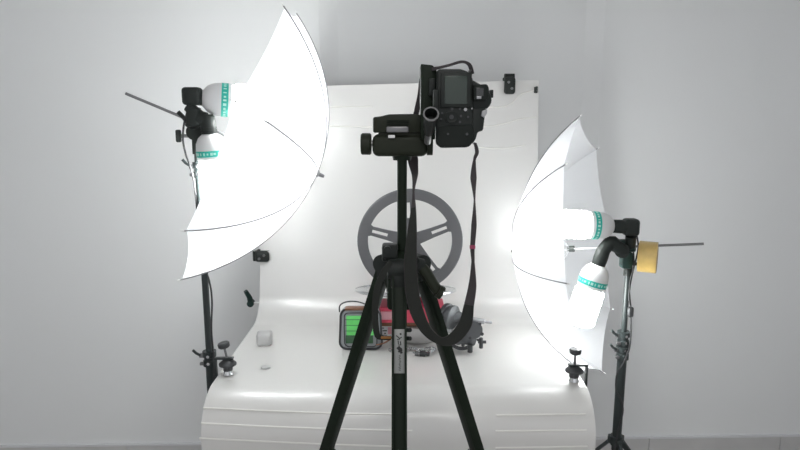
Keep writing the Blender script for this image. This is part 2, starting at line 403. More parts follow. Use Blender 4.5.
def stand_common(t, x, y, ztop, zjoint, zhub, r1, r2, spread, rotdeg):
    MB().cyl((x, y, zhub - .02), (x, y, zjoint), r1, n=18).done('lower_pole', 'stand', t)
    MB().cyl((x, y, zjoint - .01), (x, y, ztop), r2, n=18).done('upper_pole', 'stand', t)
    hub = MB().cyl((x, y, zhub), (x, y, zhub + .03), .020, n=18).done('hub', 'stand', t)
    for k in range(3):
        an = math.radians(rotdeg + 120 * k); dx, dy = math.cos(an), math.sin(an)
        p0 = Vector((x + dx * .018, y + dy * .018, zhub + .012)); p1 = Vector((x + dx * spread, y + dy * spread, .012))
        lg = MB().box((p0 + p1) / 2, (.010, .018, (p1 - p0).length), rotto(p1 - p0).to_3x3(), bev=.002).done('leg', 'stand', t)
        MB().cyl(p1 + Vector((0, 0, -.012)), p1 + Vector((0, 0, .012)), .013, n=12).done('foot', 'grip', lg)
        m = p0.lerp(p1, .55); MB().tube([m, (x, y, zhub * .42)], .005, 6).done('strut', 'stand', t)
        MB().box(Vector((x, y, zhub + .015)) + Vector((dx, dy, 0)) * .020, (.014, .022, .024), Matrix.Rotation(an, 3, 'Z'), bev=.003).done('leg_bracket', 'stand', t)
    return hub

def collar(t, x, y, z, r, side=-1):
    c = MB().lathe((x, y, z - .022), Z, [(0, r * .8), (0, r + .006), (.016, r + .006), (.018, r + .003), (.026, r + .003), (.028, r + .007), (.044, r + .007), (.044, r * .8)], 18, closed=True).done('collar', 'stand', t)
    MB().box((x + side * (r + .008), y - .004, z + .010), (.014, .012, .012), bev=.002).box((x + side * (r + .006), y - .012, z - .012), (.012, .010, .009), bev=.002).done('collar_lug', 'steel', c)
    MB().tube([(x + side * (r + .010), y - .01, z + .012), (x + side * (r + .022), y - .012, z + .020), (x + side * (r + .030), y - .014, z + .030)], .004, 8).done('lever', 'stand', c)
    for q in (-.010, .012):
        MB().cyl((x + .002, y - r - .003, z + q), (x + .002, y - r - .010, z + q), .0045, n=10).done('bolt', 'chrome', c)
    return c

# left stand
SXL, SYL = -.555, 1.655
pl = at(192, 143, SYL)
st = thing('light_stand', 'black light stand on the left, its pole passing behind the left umbrella', 'light stand', (SXL, SYL, 0), 'light stands')
stand_common(st, SXL, SYL, pl.z, at(0, 352, SYL).z, .45, .0125, .0095, .40, 100)
collar(st, SXL, SYL, at(0, 358, SYL).z, .0125)
collar(st, SXL, SYL, at(0, 170, SYL).z, .0085)
# left bracket: the umbrella shaft runs through it
kk = thing('lamp_bracket', 'black twin-socket lamp bracket on top of the left stand', 'lamp holder', pl, 'twin-socket lamp brackets')
on_axis = lambda Cc, a, px: min((Cc - a * (i * .002) for i in range(0, 200)), key=lambda q: abs(400 + FPX * q.x / (q - CAM).dot(FW) - px))
hL = on_axis(CL, aL, 193)
Yb = hL.y
MB().cyl((SXL, SYL, pl.z - .03), (SXL, SYL, pl.z + .012), .0135, n=16).cyl((SXL, SYL, pl.z + .012), (SXL, SYL, pl.z + .03), .018, n=16).done('stand_adapter', 'plas', kk)
MB().cyl(Vector((SXL, SYL - .02, pl.z + .03)), Vector((SXL, SYL + .02, pl.z + .03)), .022, n=20).box((SXL, SYL, pl.z + .045), (.034, .03, .05), bev=.006).box(hL, (.04, .028, .03), rotto(aL).to_3x3(), bev=.005).done('tilt_joint', 'plas', kk)
kp = at(180, 136, SYL - .01)
MB().cyl(Vector((SXL - .018, SYL, kp.z)), kp + Vector((-.004, .01, 0)), .005, n=10).done('knob_screw', 'steel', kk)
MB().box(kp + Vector((-.004, 0, 0)), (.014, .014, .034), bev=.004).done('tightening_knob', 'plas', kk)
Yq = SYL - .045
def pipe(pts, r, name, par): MB().tube(pts, r, 14, smooth=5).done(name, 'plas', par)
def fat(px1, py1, px2, py2, Y1, Y2): return at(px1, py1, Y1), at(px2, py2, Y2)
# horizontal socket elbow and down-pointing socket
e1 = at(191, 97, Yq); d1 = (at(232, 100.5, Yq + .02) - at(204, 98, Yq)).normalized()
MB().box(e1 + Vector((.004, 0, .002)), (.048, .040, .046), bev=.009, seg=3).tube([at(188, 106, Yq), at(200, 116, Yq), at(206, 118, Yq)], .015, 12).box(at(194, 117, Yq), (.034, .034, .05), bev=.006).done('elbow', 'plas', kk)
b = MB(); socket(b, e1 - d1 * .016, d1, 1.0); b.done('socket', 'plas', kk)
e2 = at(207, 116, Yq); d2 = (at(211, 150, Yq) - e2).normalized(); d2 = (d2 + Vector((0, .05, 0))).normalized()
MB().tube([at(193, 124, SYL - .01), at(198, 119, Yq), e2 + d2 * .01], .0175, 14, smooth=4).done('elbow', 'plas', kk)
b = MB(); socket(b, e2 + d2 * -.004, d2, .98)
for k in range(4): b.lathe(e2 + d2 * (.030 + .006 * k), d2, [(0, .018), (0, .0215), (.003, .0215), (.003, .018)], 20)
b.done('socket', 'plas', kk)
MB().tube([at(190, 126, Yq), at(184, 118, SYL - .02), at(178, 112, SYL - .02)], .006, 8).done('clamp_pin', 'plas', kk)
bulb(e1 + d1 * .026, d1, 'fluorescent bulb lying sideways at the top of the left bracket', 1.17)
bulb(e2 + d2 * .044, d2, 'fluorescent bulb pointing down from the left bracket, half behind the umbrella', 1.06)
# right stand
SXR, SYR = .700, 1.79
pr = at(632, 266, SYR)
st = thing('light_stand', 'black light stand on the right with its tripod hub in view', 'light stand', (SXR, SYR, 0), 'light stands')
stand_common(st, SXR, SYR, pr.z, at(0, 345, SYR).z, at(0, 444, SYR).z, .0145, .0085, .42, 35)
collar(st, SXR, SYR, at(0, 338, SYR).z, .0125)
collar(st, SXR, SYR, at(0, 352, SYR).z, .0135)
kk = thing('lamp_bracket', 'black twin-socket lamp bracket on top of the right stand, next to the tape roll', 'lamp holder', pr, 'twin-socket lamp brackets')
hR = on_axis(CR, aR, 626)
MB().cyl((SXR, SYR, pr.z - .03), (SXR, SYR, pr.z + .012), .0125, n=16).box((SXR - .002, SYR, pr.z + .024), (.030, .030, .036), bev=.006).done('stand_adapter', 'plas', kk)
MB().box(hR, (.030, .030, .055), rotto(aR).to_3x3(), bev=.006).box(hR + Vector((.003, 0, -.04)), (.032, .034, .05), bev=.006).box(at(626, 243, hR.y - .018), (.048, .02, .022), bev=.005).done('tilt_joint', 'blue', kk)
kp = at(638, 264, SYR)
MB().cyl((SXR + .01, SYR, kp.z), kp, .005, n=10).cyl(kp, kp + Vector((.010, 0, 0)), .010, n=10).done('tightening_knob', 'plas', kk)
Yq = hR.y - .035
e1 = at(631, 227, Yq); d1 = (at(600, 226, Yq) - at(622, 227, Yq)).normalized()
MB().box(e1 + Vector((-.001, 0, 0)), (.044, .042, .050), bev=.010, seg=3).tube([at(631, 236, Yq), at(630, 246, Yq + .01)], .016, 12).done('elbow', 'plas', kk)
b = MB(); socket(b, e1, d1, 1.0); b.done('socket', 'plas', kk)
e2 = at(604, 248, Yq); d2 = (at(591, 283, Yq) - at(600, 256, Yq)).normalized()
MB().tube([at(626, 252, Yq), at(616, 246, Yq), at(611, 242, Yq), e2 + d2 * .008], .0195, 14, smooth=4).done('elbow', 'plas', kk)
MB().cyl(at(622, 251, Yq - .012), at(622, 251, Yq + .05), .021, n=18).done('swivel_joint', 'plas', kk)
b = MB(); socket(b, e2 + d2 * .0, d2, 1.02); b.done('socket', 'plas', kk)
bulb(e1 + d1 * .052, d1, 'fluorescent bulb lying sideways at the top of the right bracket', 1.08, 'glow_r')
bulb(e2 + d2 * .050, d2, 'bare lit fluorescent bulb hanging below the right bracket', 1.12, 'glow_r')
# tape roll hanging on the right shaft
tc_ = on_axis(CR, -aR, 648) if False else min((CR - aR * (i * .002) for i in range(0, 200)), key=lambda q: abs(400 + FPX * q.x / (q - CAM).dot(FW) - 648.8))
ctr = tc_ - Z * .0335
t = thing('tape_roll', 'roll of brown packing tape hanging on the right umbrella shaft', 'tape', ctr)
wd = .052; ad = Vector((aR.x, aR.y, 0)).normalized()
MB().lathe(ctr - ad * wd / 2, ad, [(0, .0395), (0, .0455), (.001, .0465), (wd - .001, .0465), (wd, .0455), (wd, .0395)], 40, closed=True).done('tape', 'tape', t)
MB().lathe(ctr - ad * wd / 2, ad, [(.0, .0378), (.0, .0396), (wd, .0396), (wd, .0378)], 40, closed=True).done('core', 'core', t)

# cables
def cord(pts, label, r=.0028):
    o = MB().tube(pts, r, 8, smooth=6).done('power_cord', 'cable'); return tag(o, label, 'cable', 'lamp power cords')
q = at(188, 108, SYL - .03)
cord([at(188, 110, SYL - .03), at(184, 124, SYL - .03), at(183, 140, SYL - .02), at(186, 155, SYL - .016), at(190, 166, SYL - .022), at(194.5, 185, SYL - .017), at(198, 220, SYL + .016), at(203, 262, SYL + .018), at(209, 280, SYL - .01), at(212, 300, SYL - .02), at(211.5, 330, SYL - .02), at(214, 360, SYL - .02), at(215, 392, SYL - .02), Vector((SXL + .04, SYL, .5)), Vector((SXL + .05, SYL + .02, .06))],
     'black power cord running down beside the left stand')
cr = thing('power_cord', 'black power cord with an inline switch looping down the right stand', 'cable', at(632, 250, SYR), 'lamp power cords')
MB().tube([at(637, 236, SYR - .03), at(638, 250, SYR - .03), at(632, 275, SYR - .028), at(629, 295, SYR - .028), at(631, 309, SYR - .028), at(631, 316, SYR - .026), at(630, 345, SYR - .032), at(624, 362, SYR - .028), at(617, 374, SYR - .022), at(616, 390, SYR - .024), at(620, 398, SYR - .024), at(623, 410, SYR - .024), at(619, 428, SYR - .024), at(617, 436, SYR - .024), Vector((SXR - .03, SYR - .04, .30)), Vector((SXR - .05, SYR - .07, .02))], .0026, 8, smooth=6).done('cord', 'cable', cr)
MB().tube([at(631, 232, SYR - .03), at(634, 262, SYR - .03), at(629.5, 285, SYR - .03), at(631, 309, SYR - .026)], .002, 8, smooth=6).done('cord', 'cable', cr)
sw = at(630.5, 312, SYR - .028)
MB().box(sw, (.017, .014, .032), bev=.005, seg=3).done('switch', 'castd', cr)

# ---------------------------------------------------------------- photo tripod
TY = 1.0
tp = thing('tripod', 'black camera tripod standing in front of the table, centre of the picture', 'tripod', (0, TY, 0))
hubz = at(0, 268, TY).z; hx = at(402, 268, TY).x
def bar(b, p0, p1, w, d, n, bev=.002):      # rectangular bar from p0 to p1, n = face normal hint
    z = (p1 - p0).normalized(); y = (n - z * n.dot(z)).normalized(); x = y.cross(z)
    R = Matrix((x, y, z)).transposed(); b.box((p0 + p1) / 2, (w, d, (p1 - p0).length), R, bev=bev); return b
for k, (an, name) in enumerate(((-90, 'front'), (30, 'r'), (150, 'l'))):
    dx, dy = math.cos(math.radians(an)), math.sin(math.radians(an)); dr = Vector((dx, dy, 0))
    sp = .352 if k else .36
    top = Vector((hx - (0 if k else .0045), TY, hubz)) + dr * .030; zl = at(0, 459, .91 if k == 0 else 1.07).z
    mid = top + (dr * sp - Z) * (top.z - zl); foot = top + (dr * sp - Z) * (top.z - .02)
    lg = MB(); 
    # channel-section upper leg: two side rails and a web
    zz = (mid - top).normalized(); sd = zz.cross(dr).normalized()
    bar(lg, top, mid, .0245, .012, dr); bar(lg, top + sd * .0105 + dr * .004, mid + sd * .0105 + dr * .004, .0035, .019, dr, .001); bar(lg, top - sd * .0105 + dr * .004, mid - sd * .0105 + dr * .004, .0035, .019, dr, .001)
    lg = lg.done('leg', 'trip', tp)
    l2 = MB(); bar(l2, mid, foot, .019, .014, dr); l2.done('lower_section', 'trip', lg)
    lk = MB(); bar(lk, mid + zz * -.012, mid + zz * .022, .031, .024, dr, .004); lk.box(mid + sd * .019 + zz * .004, (.010, .016, .022), bev=.003); lk.done('leg_lock', 'plas', lg)
    MB().cyl(foot - Z * .02, foot + Z * .025, .016, .012, n=14).done('foot', 'grip', lg)
    # hinge at the shoulder
    hb = MB(); hb.cyl(top - sd * .019 + Z * .006, top + sd * .019 + Z * .006, .017, n=20); hb.box(top + Z * -.006, (.03, .03, .04), Matrix.Rotation(math.radians(an), 3, 'Z'), bev=.006); hb.done('leg_hinge', 'plas', lg)
    if k == 0:
        # silver sticker with black marks on the front leg
        n_ = (dr - zz * dr.dot(zz)).normalized(); R = Matrix((-sd, n_, zz)).transposed()
        def onleg(py):
            best = min((top.lerp(mid, i / 400) for i in range(401)), key=lambda q: abs(225 - FPX * (q - CAM).dot(UP) / (q - CAM).dot(FW) - py)); return best
        a0, a1 = onleg(329), onleg(373); c0 = (a0 + a1) / 2 + n_ * .0070
        stk = MB().box(c0, (.0170, .0014, (a1 - a0).length), R, bev=.0004).done('sticker', 'label', lg)
        cu = bpy.data.curves.new('sticker_text', 'FONT'); cu.body = 'YUNTENG'; cu.size = .0125; cu.align_x = 'CENTER'; cu.align_y = 'CENTER'; cu.extrude = .0001; cu.shear = .3
        xax = zz; yax = sd if sd.x < 0 else -sd        # reads from top to bottom
        # marks: a row of slanted strokes, a bold emblem and one row of fine print
        bpy.data.curves.remove(cu)
        MK = MB(); L_ = (a1 - a0).length; s1 = Vector((1, 0, 0))
        def mk(u, v, w_, l_, an_=0):        # u across 0..1, v down the sticker 0..1
            p = a0.lerp(a1, v) + n_ * .0079 + s1 * (u - .5) * .0170
            MK.box(p, (w_, .0005, l_), R @ Matrix.Rotation(an_, 3, 'Y'))
        mk(.62, .11, .0028, .0030, .4); mk(.38, .18, .0016, .0080, .9); mk(.60, .20, .0050, .0016, .5); mk(.42, .23, .0050, .0014, .2)
        mk(.40, .30, .0016, .0060, .1); mk(.62, .32, .0016, .0060, .1); mk(.52, .36, .0050, .0012)
        mk(.45, .43, .0060, .0050, .7); mk(.60, .47, .0060, .0048, .3); mk(.66, .52, .0040, .0050, .5); mk(.52, .49, .003, .006, -.6)
        for i in range(11): mk(.55 + random.uniform(-.03, .03), .60 + i * .033, .0032, .0009, random.choice([0, .5, -.4]))
        MK.done('sticker_print', 'ink', lg)
# shoulder
MB().lathe((hx, TY, hubz - .055), Z, [(0, 0), (0, .021), (.010, .025), (.03, .030), (.075, .030), (.082, .024), (.086, .018), (.086, 0)], 8).done('shoulder', 'trip', tp)
MB().box((hx, TY - .018, hubz - .022), (.050, .040, .085), bev=.006).done('crank_housing', 'trip', tp)
# lock block, crank and levers
p = at(390, 252, TY - .01); MB().box(p, (.027, .03, .028), bev=.004).cyl(p + Vector((-.004, -.015, .008)), p + Vector((-.004, -.020, .008)), .006, n=12).done('column_lock', 'plas', tp)
MB().box(at(388, 258, TY - .02), (.014, .01, .004), bev=.001).done('bubble_level', 'steel', tp)
MB().tube([at(414, 262, TY - .03), at(424, 270, TY - .04), at(433, 284, TY - .045), at(438, 291, TY - .045)], .0095, 12, smooth=3).cyl(at(438, 291, TY - .05), at(441, 293, TY - .05) + Vector((.002, 0, -.001)), .011, n=14).done('crank_handle', 'trip2', tp)
MB().cyl(at(415, 264, TY - .04), at(422, 266, TY - .035), .012, n=14).done('crank_knob', 'plas', tp)
# column
ctop = at(402, 158, TY)
MB().cyl((hx, TY, hubz - .03), (hx, TY, ctop.z + .01), .0083, n=18).done('centre_column', 'trip', tp)
MB().cyl((hx, TY, hubz - .36), (hx, TY, hubz - .03), .0083, n=18).done('column_extension', 'trip', tp)
# carrying strap hanging from the left hinge
MB().strip([at(391, 262, .955), at(384, 272, .95), at(377, 290, .95), at(375, 312, .95), at(377, 334, .95), at(383, 337.5, .955), at(391, 338, .965)], [.007, .010, .011, .011, .010, .007, .006], [0, 0, 0, 0, 0, 0, 0], .003).done('carry_strap', 'strap', tp)
MB().box(at(386, 337.5, .95), (.017, .004, .004), bev=.001).done('strap_loop', 'orange', tp)
for yy in (330, 338.5): MB().cyl(at(407, yy, .93), at(410.5, yy, .925), .0035, n=10).done('leg_pin', 'plas', tp)
# head
hy = TY
MB().box(at(400, 145, hy), (.090, .045, .036), bev=.010, seg=3).done('pan_body', 'trip2', tp)
MB().cyl(at(427, 144, hy - .005), at(432.5, 144, hy - .005), .0185, n=22).done('tilt_drum', 'trip2', tp)
MB().cyl(at(402, 160, hy), at(402, 148, hy), .015, .019, n=22).done('pan_collar', 'trip', tp)
o = MB().prism([(-.046, -.014), (.040, -.014), (.040, .013), (.020, .016), (-.020, .0155), (-.034, .012), (-.046, .011)], X, Z, Yv, at(401.5, 124, hy - .024), .05, bev=.003).box(at(400, 133.5, hy), (.07, .036, .014))
o.done('platform', 'trip2', tp)
MB().box(at(397.5, 129.5, hy - .028), (.036, .008, .0095), bev=.002).done('release_bar', 'steel', tp)
for i in range(3): MB().box(at(398, 120.5 + 2 * i, hy - .0255), (.036, .002, .0014)).done('platform_rib', 'trip', tp)
MB().box(at(391.5, 136.5, hy - .026), (.011, .004, .005), bev=.001).done('white_gap', 'white', tp)  # white block standing in for an open gap through the head
MB().cyl(at(371, 143.5, hy), at(374, 143.5, hy), .005, n=10).done('knob_screw', 'steel', tp)
MB().lathe(at(361, 144, hy), X, [(0, 0), (0, .016), (.002, .0178), (.015, .0178), (.017, .016), (.017, 0)], 14).done('tilt_knob', 'trip2', tp)
# side plate the camera is screwed to, with the pan handle in front
MB().prism([(-.0120, -.052), (.0110, -.052), (.0125, .054), (.0060, .062), (-.0125, .064)], X, Z, Yv, at(428.5, 106, .955), .045, bev=.002).done('side_plate', 'trip', tp)
MB().box(at(432, 87, .951), (.010, .006, .026), bev=.002).done('plate_latch', 'plas', tp)
ha, hb_ = at(427.5, 142, .955), at(431, 114, .885)
hd = (hb_ - ha).normalized()
MB().cyl(ha, ha.lerp(hb_, .45), .0055, n=14).done('handle_rod', 'steel', tp)
MB().lathe(ha.lerp(hb_, .35), hd, [(0, 0), (0, .0070), (.012, .0085), ((hb_ - ha).length * .65, .0112), ((hb_ - ha).length * .65, .0095), ((hb_ - ha).length * .65 - .02, .0092), ((hb_ - ha).length * .65 - .02, 0)], 24).done('pan_handle', 'plas', tp)
MB().lathe(hb_ - hd * .002, hd, [(0, .0095), (0, .0118), (.003, .0118), (.003, .0095)], 24, closed=True).done('handle_ring', 'steel', tp)

# ---------------------------------------------------------------- DSLR camera
CY = .93
def cp(px, py, dy=0): return at(px, py, CY + dy)
o0 = at(455, 108, CY); S_ = (o0 - CAM).dot(FW) / FPX
def uv(px, py): q = at(px, py, CY) - o0; return (q.x, q.z)
dc = thing('camera', 'black digital camera turned on its side on the tripod, screen facing the viewer', 'camera', o0)
MB().prism([uv(*p) for p in ((437, 71), (439, 69), (461, 69), (468, 71.5), (473, 79), (473, 112), (473, 134), (471, 144), (468, 147), (440, 147.5), (437, 144))], X, Z, Yv, o0, .040, bev=.003).done('body', 'plas', dc)
MB().prism([uv(*p) for p in ((472, 79), (481, 84), (487.5, 88), (492, 95), (492.5, 103), (488, 109), (472, 111))], X, Z, Yv, o0 + Vector((0, .004, 0)), .048, bev=.004).done('prism_hump', 'plas', dc)
MB().prism([uv(*p) for p in ((472, 108), (487, 108), (485, 118), (483.5, 131), (478, 132), (476, 140), (472, 145))], X, Z, Yv, o0 + Vector((0, .003, 0)), .044, bev=.003).done('top_plate', 'plas', dc)
MB().prism([uv(*p) for p in ((438, 126), (473, 124), (474, 135), (471, 145.5), (467, 147.5), (440, 148), (437.5, 144))], X, Z, Yv, o0 + Vector((0, -.003, 0)), .062, bev=.004).done('grip', 'grip', dc)
MB().box(cp(456, 90, -.002), (.047, .005, .052), bev=.002).done('screen_frame', 'plas', dc)
MB().box(cp(456, 90, -.0050), (.034, .001, .0415), bev=.0004).done('screen', 'screen', dc)
ec = MB().prism([uv(*p) for p in ((473, 85), (486, 84.5), (488, 88), (488, 97), (485, 101), (473, 101))], X, Z, Yv, o0 + Vector((0, -.012, 0)), .016, bev=.002).done('eyecup', 'grip', dc)
MB().box(cp(480, 92, -.0125), (.011, .001, .012), bev=.0004).done('finder_window', 'glass_dark', ec)
MB().box(cp(479, 97.5, -.0125), (.007, .001, .004), bev=.0004).done('proximity_window', 'alu', ec)
dl = MB().lathe(cp(451.5, 117, -.001), -Yv, [(0, 0), (0, .0098), (.003, .0098), (.0035, .0085), (.0022, .005), (.0022, 0)], 24).done('control_dial', 'plas', dc)
MB().cyl(cp(451.5, 117, -.003), cp(451.5, 117, -.006), .0035, n=16).done('set_button', 'castd', dl)
for px, py, r, m in ((452, 109, .0022, 'castd'), (460, 109, .0018, 'castd'), (465.5, 109.5, .0026, 'alu'), (472, 108.5, .0012, 'alu'), (442, 113, .0018, 'castd'), (441, 119, .0018, 'castd'), (461, 116, .002, 'castd'), (460, 122, .002, 'castd'), (468, 117, .002, 'castd'), (467, 134, .0022, 'castd'), (448, 134, .0018, 'castd')):
    MB().cyl(cp(px, py, 0 if py < 126 else -.004), cp(px, py, -.0035 if py < 126 else -.006), r, n=12).done('button', m, dc)
MB().prism([uv(*p) for p in ((482, 111), (487, 109), (487, 113), (484, 118), (481, 116))], X, Z, Yv, o0 + Vector((0, -.002, 0)), .03, bev=.001).done('mode_dial', 'alu', dc)
MB().box(cp(491, 94, .03), (.005, .018, .012), bev=.001).done('hot_shoe', 'plas', dc)
lc = cp(459, 99, .040)
MB().lathe(lc, Yv, [(0, 0), (0, .032), (.01, .033), (.02, .031), (.07, .031), (.085, .034), (.10, .034), (.10, .028), (.09, .026), (.09, 0)], 32).done('lens', 'lens', dc)
MB().box(cp(432.5, 100, .006) + Vector((.004, 0, 0)), (.007, .03, .030), bev=.001).done('mounting_foot', 'plas', dc)
for a_, b_ in (((469, 72), (472, 70)), ((474, 143), (476.5, 146))): MB().tube([cp(*a_, .015), cp(*b_, .012)], .002, 8).done('strap_lug', 'steel', dc)
# neck strap: a loop from the upper lug round the head, down, and back up to the lower lug
S0 = CY + .012
path = [(472.5, 74, S0, .006, .9), (470, 66, S0, .006, .5), (466, 62.5, S0, .004, .9), (460, 62, S0, .004, 1.2), (450, 65, S0, .0035, 1.0), (440, 67.5, S0, .004, .8), (430, 70, S0 + .02, .006, .7),
        (422.5, 76, 1.012, .008, .7), (420, 95, 1.02, .009, .6), (416.5, 112, 1.03, .009, .4), (412, 135, 1.04, .010, .3), (413, 160, 1.03, .018, .2), (415, 175, 1.01, .012, .5), (413.5, 192, .98, .005, 1.0), (413.5, 208, .955, .009, .6),
        (412, 235, .93, .016, .2), (410.5, 262, .925, .021, 0), (412, 290, .925, .022, 0), (417, 312, .925, .022, 0), (427, 331, .925, .018, .3), (441, 341, .925, .013, .4), (454, 338, .925, .020, 0), (465, 324, .925, .022, 0), (469, 305, .925, .016, .2),
        (472.5, 285, .925, .013, .5), (473, 262, .93, .006, 1.0), (472.5, 248, .935, .008, .8), (474, 225, .935, .0085, .3), (474.5, 200, .935, .003, 1.4), (473.5, 178, .94, .010, .2), (474.5, 160, .94, .005, 1.1), (477, 152, .94, .006, .4), (475, 143, .942, .005, 1.1)]
MB().strip([at(p[0], p[1], p[2]) for p in path], [p[3] for p in path], [p[4] for p in path], .0018, 8).done('neck_strap', 'strapg', dc)
sub = path[14:24]
MB().strip([at(p[0], p[1], p[2] - .0022) for p in sub], [p[3] * .92 for p in sub], [p[4] for p in sub], .0022, 8).done('strap_pad', 'strap', dc)
MB().box(at(472.5, 247, .932), (.009, .004, .006), bev=.001).done('strap_buckle', 'red', dc)

# ---------------------------------------------------------------- things on the table
# grey wheel
wc = at(410, 241, 1.90)
t = thing('spoked_wheel', 'grey flat-rimmed wheel with slotted spokes standing behind the tripod', 'wheel', (wc.x, 1.90, wc.z - .169))
RO, RI, TK = .170, .136, .014
MB().lathe(wc - Yv * TK / 2, Yv, [(0, RI), (-.001, (RO + RI) / 2), (0, RO - .003), (.003, RO), (TK - .003, RO), (TK, RO - .003), (TK, RI)], 72, closed=True).done('rim', 'wheel', t)
MB().lathe(wc - Yv * .012, Yv, [(0, .008), (0, .030), (.024, .030), (.024, .008)], 28, closed=True).done('hub', 'wheel', t)
for k in range(5):
    an = math.radians(93 - 72 * k); u = Vector((math.cos(an), 0, math.sin(an))); v = Vector((-u.z, 0, u.x))
    b = MB(); w0, w1 = .020, .0145
    # spoke with a long slot: outline built as frame pieces
    def quad(pts):
        b.prism(pts, u, v, Yv, wc - Yv * .005, .010, bev=.0)
    quad([(.022, -w0), (.075, -.016), (.075, .016), (.022, w0)])
    quad([(.075, -.016), (.128, -w1), (.128, -.0055), (.075, -.0055)]); quad([(.075, .0055), (.128, .0055), (.128, w1), (.075, .016)])
    quad([(.126, -w1), (.138, -.020), (.138, .020), (.126, w1)])
    b.done('spoke', 'wheel', t)
# glass plate tilted slightly
pc = at(405.5, 290.5, 1.84)
nrm = Vector((0, math.sin(math.radians(10)), math.cos(math.radians(10))))
t = thing('round_plate', 'shiny round glass plate lying on the pink box under the wheel', 'plate', pc)
MB().lathe(pc - nrm * .008, nrm, [(0, 0), (0, .12), (.004, .150), (.010, .158), (.013, .158), (.014, .154), (.008, .118), (.006, 0)], 56).done('dish', 'plate', t)
MB().lathe(pc - nrm * .008, nrm, [(.008, .1575), (.008, .1605), (.015, .1605), (.015, .1575)], 56, closed=True).done('rim_band', 'chrome', t)
# pink box
pb = at(404, 300, 1.83); z0 = .865; z1 = pc.z - .040
t = thing('pink_box', 'pink and crimson box under the round plate, mostly hidden by the tripod', 'box', (pb.x, 1.83, z0))
xl, xr = at(379, 300, 1.79).x, at(445, 300, 1.79).x
MB().box(((xl + xr) / 2, 1.84, (z0 + z1) / 2), (xr - xl, .10, z1 - z0), bev=.004).done('carton', 'pink', t)
MB().box(((xl + xr) / 2, 1.84, z0 + .004), (xr - xl + .003, .103, .012), bev=.002).done('bottom_band', 'brown', t)
MB().box((xl + .035, 1.789, z1 - .026), (.075, .004, .026), bev=.001).done('front_label', 'lpink', t)
MB().box((xr - .010, 1.789, (z0 + z1) / 2 + .004), (.014, .004, z1 - z0 - .012), bev=.001).done('side_stripe', 'dpink', t)
MB().box((xr - .030, 1.789, (z0 + z1) / 2 + .002), (.020, .004, z1 - z0 - .02), bev=.001).done('side_label', 'lpink', t)
MB().box(((xl + xr) / 2, 1.84, z1 + .004), (.12, .08, .014), bev=.003).done('lid', 'dpink', t)
# pale pot
pp = at(411, 350, 1.74)
px_ = pp.x + .026
t = thing('pot', 'pale rounded pot behind the tripod legs, carrying the pink box', 'pot', (px_, 1.845, TZ))
MB().lathe((px_, 1.845, TZ + .001), Z, [(0, 0), (0, .040), (.005, .058), (.016, .070), (.035, .078), (.058, .080), (.063, .082), (.063, .075), (.058, .073), (.058, 0)], 48).done('bowl', 'pot', t)
# small printed white box
q = at(386, 340, 1.83)
t = thing('carton', 'small white box with dark print beside the green case', 'box', (q.x, 1.85, TZ))
MB().box((q.x, 1.85, TZ + .031), (.046, .026, .060), bev=.001).done('box_body', 'white', t)
b = MB()
for i in range(5): b.box((q.x - .008 + random.uniform(-.005, .005), 1.8363, TZ + .014 + i * .009), (random.uniform(.006, .014), .0008, .004))
b.done('printing', 'prnt', t)
MB().box((q.x + .012, 1.8363, TZ + .032), (.012, .0008, .024)).done('pink_mark', 'lpink', t)
# green bag
g0 = at(361, 349, 1.74)
t = thing('clear_case', 'clear grey zip case holding something bright green, left of the tripod', 'case', (g0.x, 1.76, TZ))
gy = 1.745
def gp(px, py, dy=0): return at(px, py, gy + dy)
gx, gzm = gp(360.5, 325).x, gp(362, 325).z
def rr(w, h, r, n=5):
    o = []
    for cx, cy, a0 in ((w - r, h - r, 0), (-w + r, h - r, 90), (-w + r, -h + r, 180), (w - r, -h + r, 270)):
        for i in range(n + 1):
            a = math.radians(a0 + 90 * i / n); o.append((cx + r * math.cos(a), cy + r * math.sin(a)))
    return o
lo = TZ + .0045; hi = gp(0, 309.5).z; hh = (hi - lo) / 2; cz = (hi + lo) / 2
TP = lambda o: [(u * (1.06 - .05 * (v / hh)), v) for u, v in o]
MB().prism(TP(rr(.060, hh, .022)), X, Z, Yv, (gx, gy + .006, cz), .035, bev=.005).done('case_body', 'clearp', t)
b = MB().tube([Vector((gx + u * 1.0, gy + .006, cz + v)) for u, v in TP(rr(.059, hh, .022))], .0035, 8, closed=True).done('piping', 'castd', t)
MB().box((gx - .001, gy + .003, cz + .012), (.084, .006, .062), bev=.002).done('green_content', 'green', t)
for i in range(3): MB().box((gx - .004, gy - .0006, cz - .004 + i * .018), (.086, .0012, .0012)).done('content_crease', 'dgreen', t)
MB().box((gx - .004, gy + .003, cz - .032), (.084, .006, .026), bev=.002).done('content_base', 'dgreen', t)
MB().tube([Vector((gx + u * .84, gy + .001, cz - .001 + v * .84)) for u, v in rr(.059, hh, .016)], .0018, 8, closed=True).done('inner_seam', 'castd', t)
MB().box((gx, gy + .012, hi - .0), (.094, .026, .007), bev=.002).done('zip_top', 'brown', t)
MB().tube([gp(339.5, 312, .0), gp(340, 305.5, .0), gp(346, 302, .0), gp(356, 301.5, .0), gp(366, 304.5, .0), gp(374, 310, .0)], .0022, 8, smooth=5).done('handle', 'castd', t)
MB().tube([gp(376, 345, -.003), gp(384, 343, -.005), gp(391, 338.5, 0), gp(390, 336, 0)], .0025, 8, smooth=4).done('zip_cord', 'brown', t)
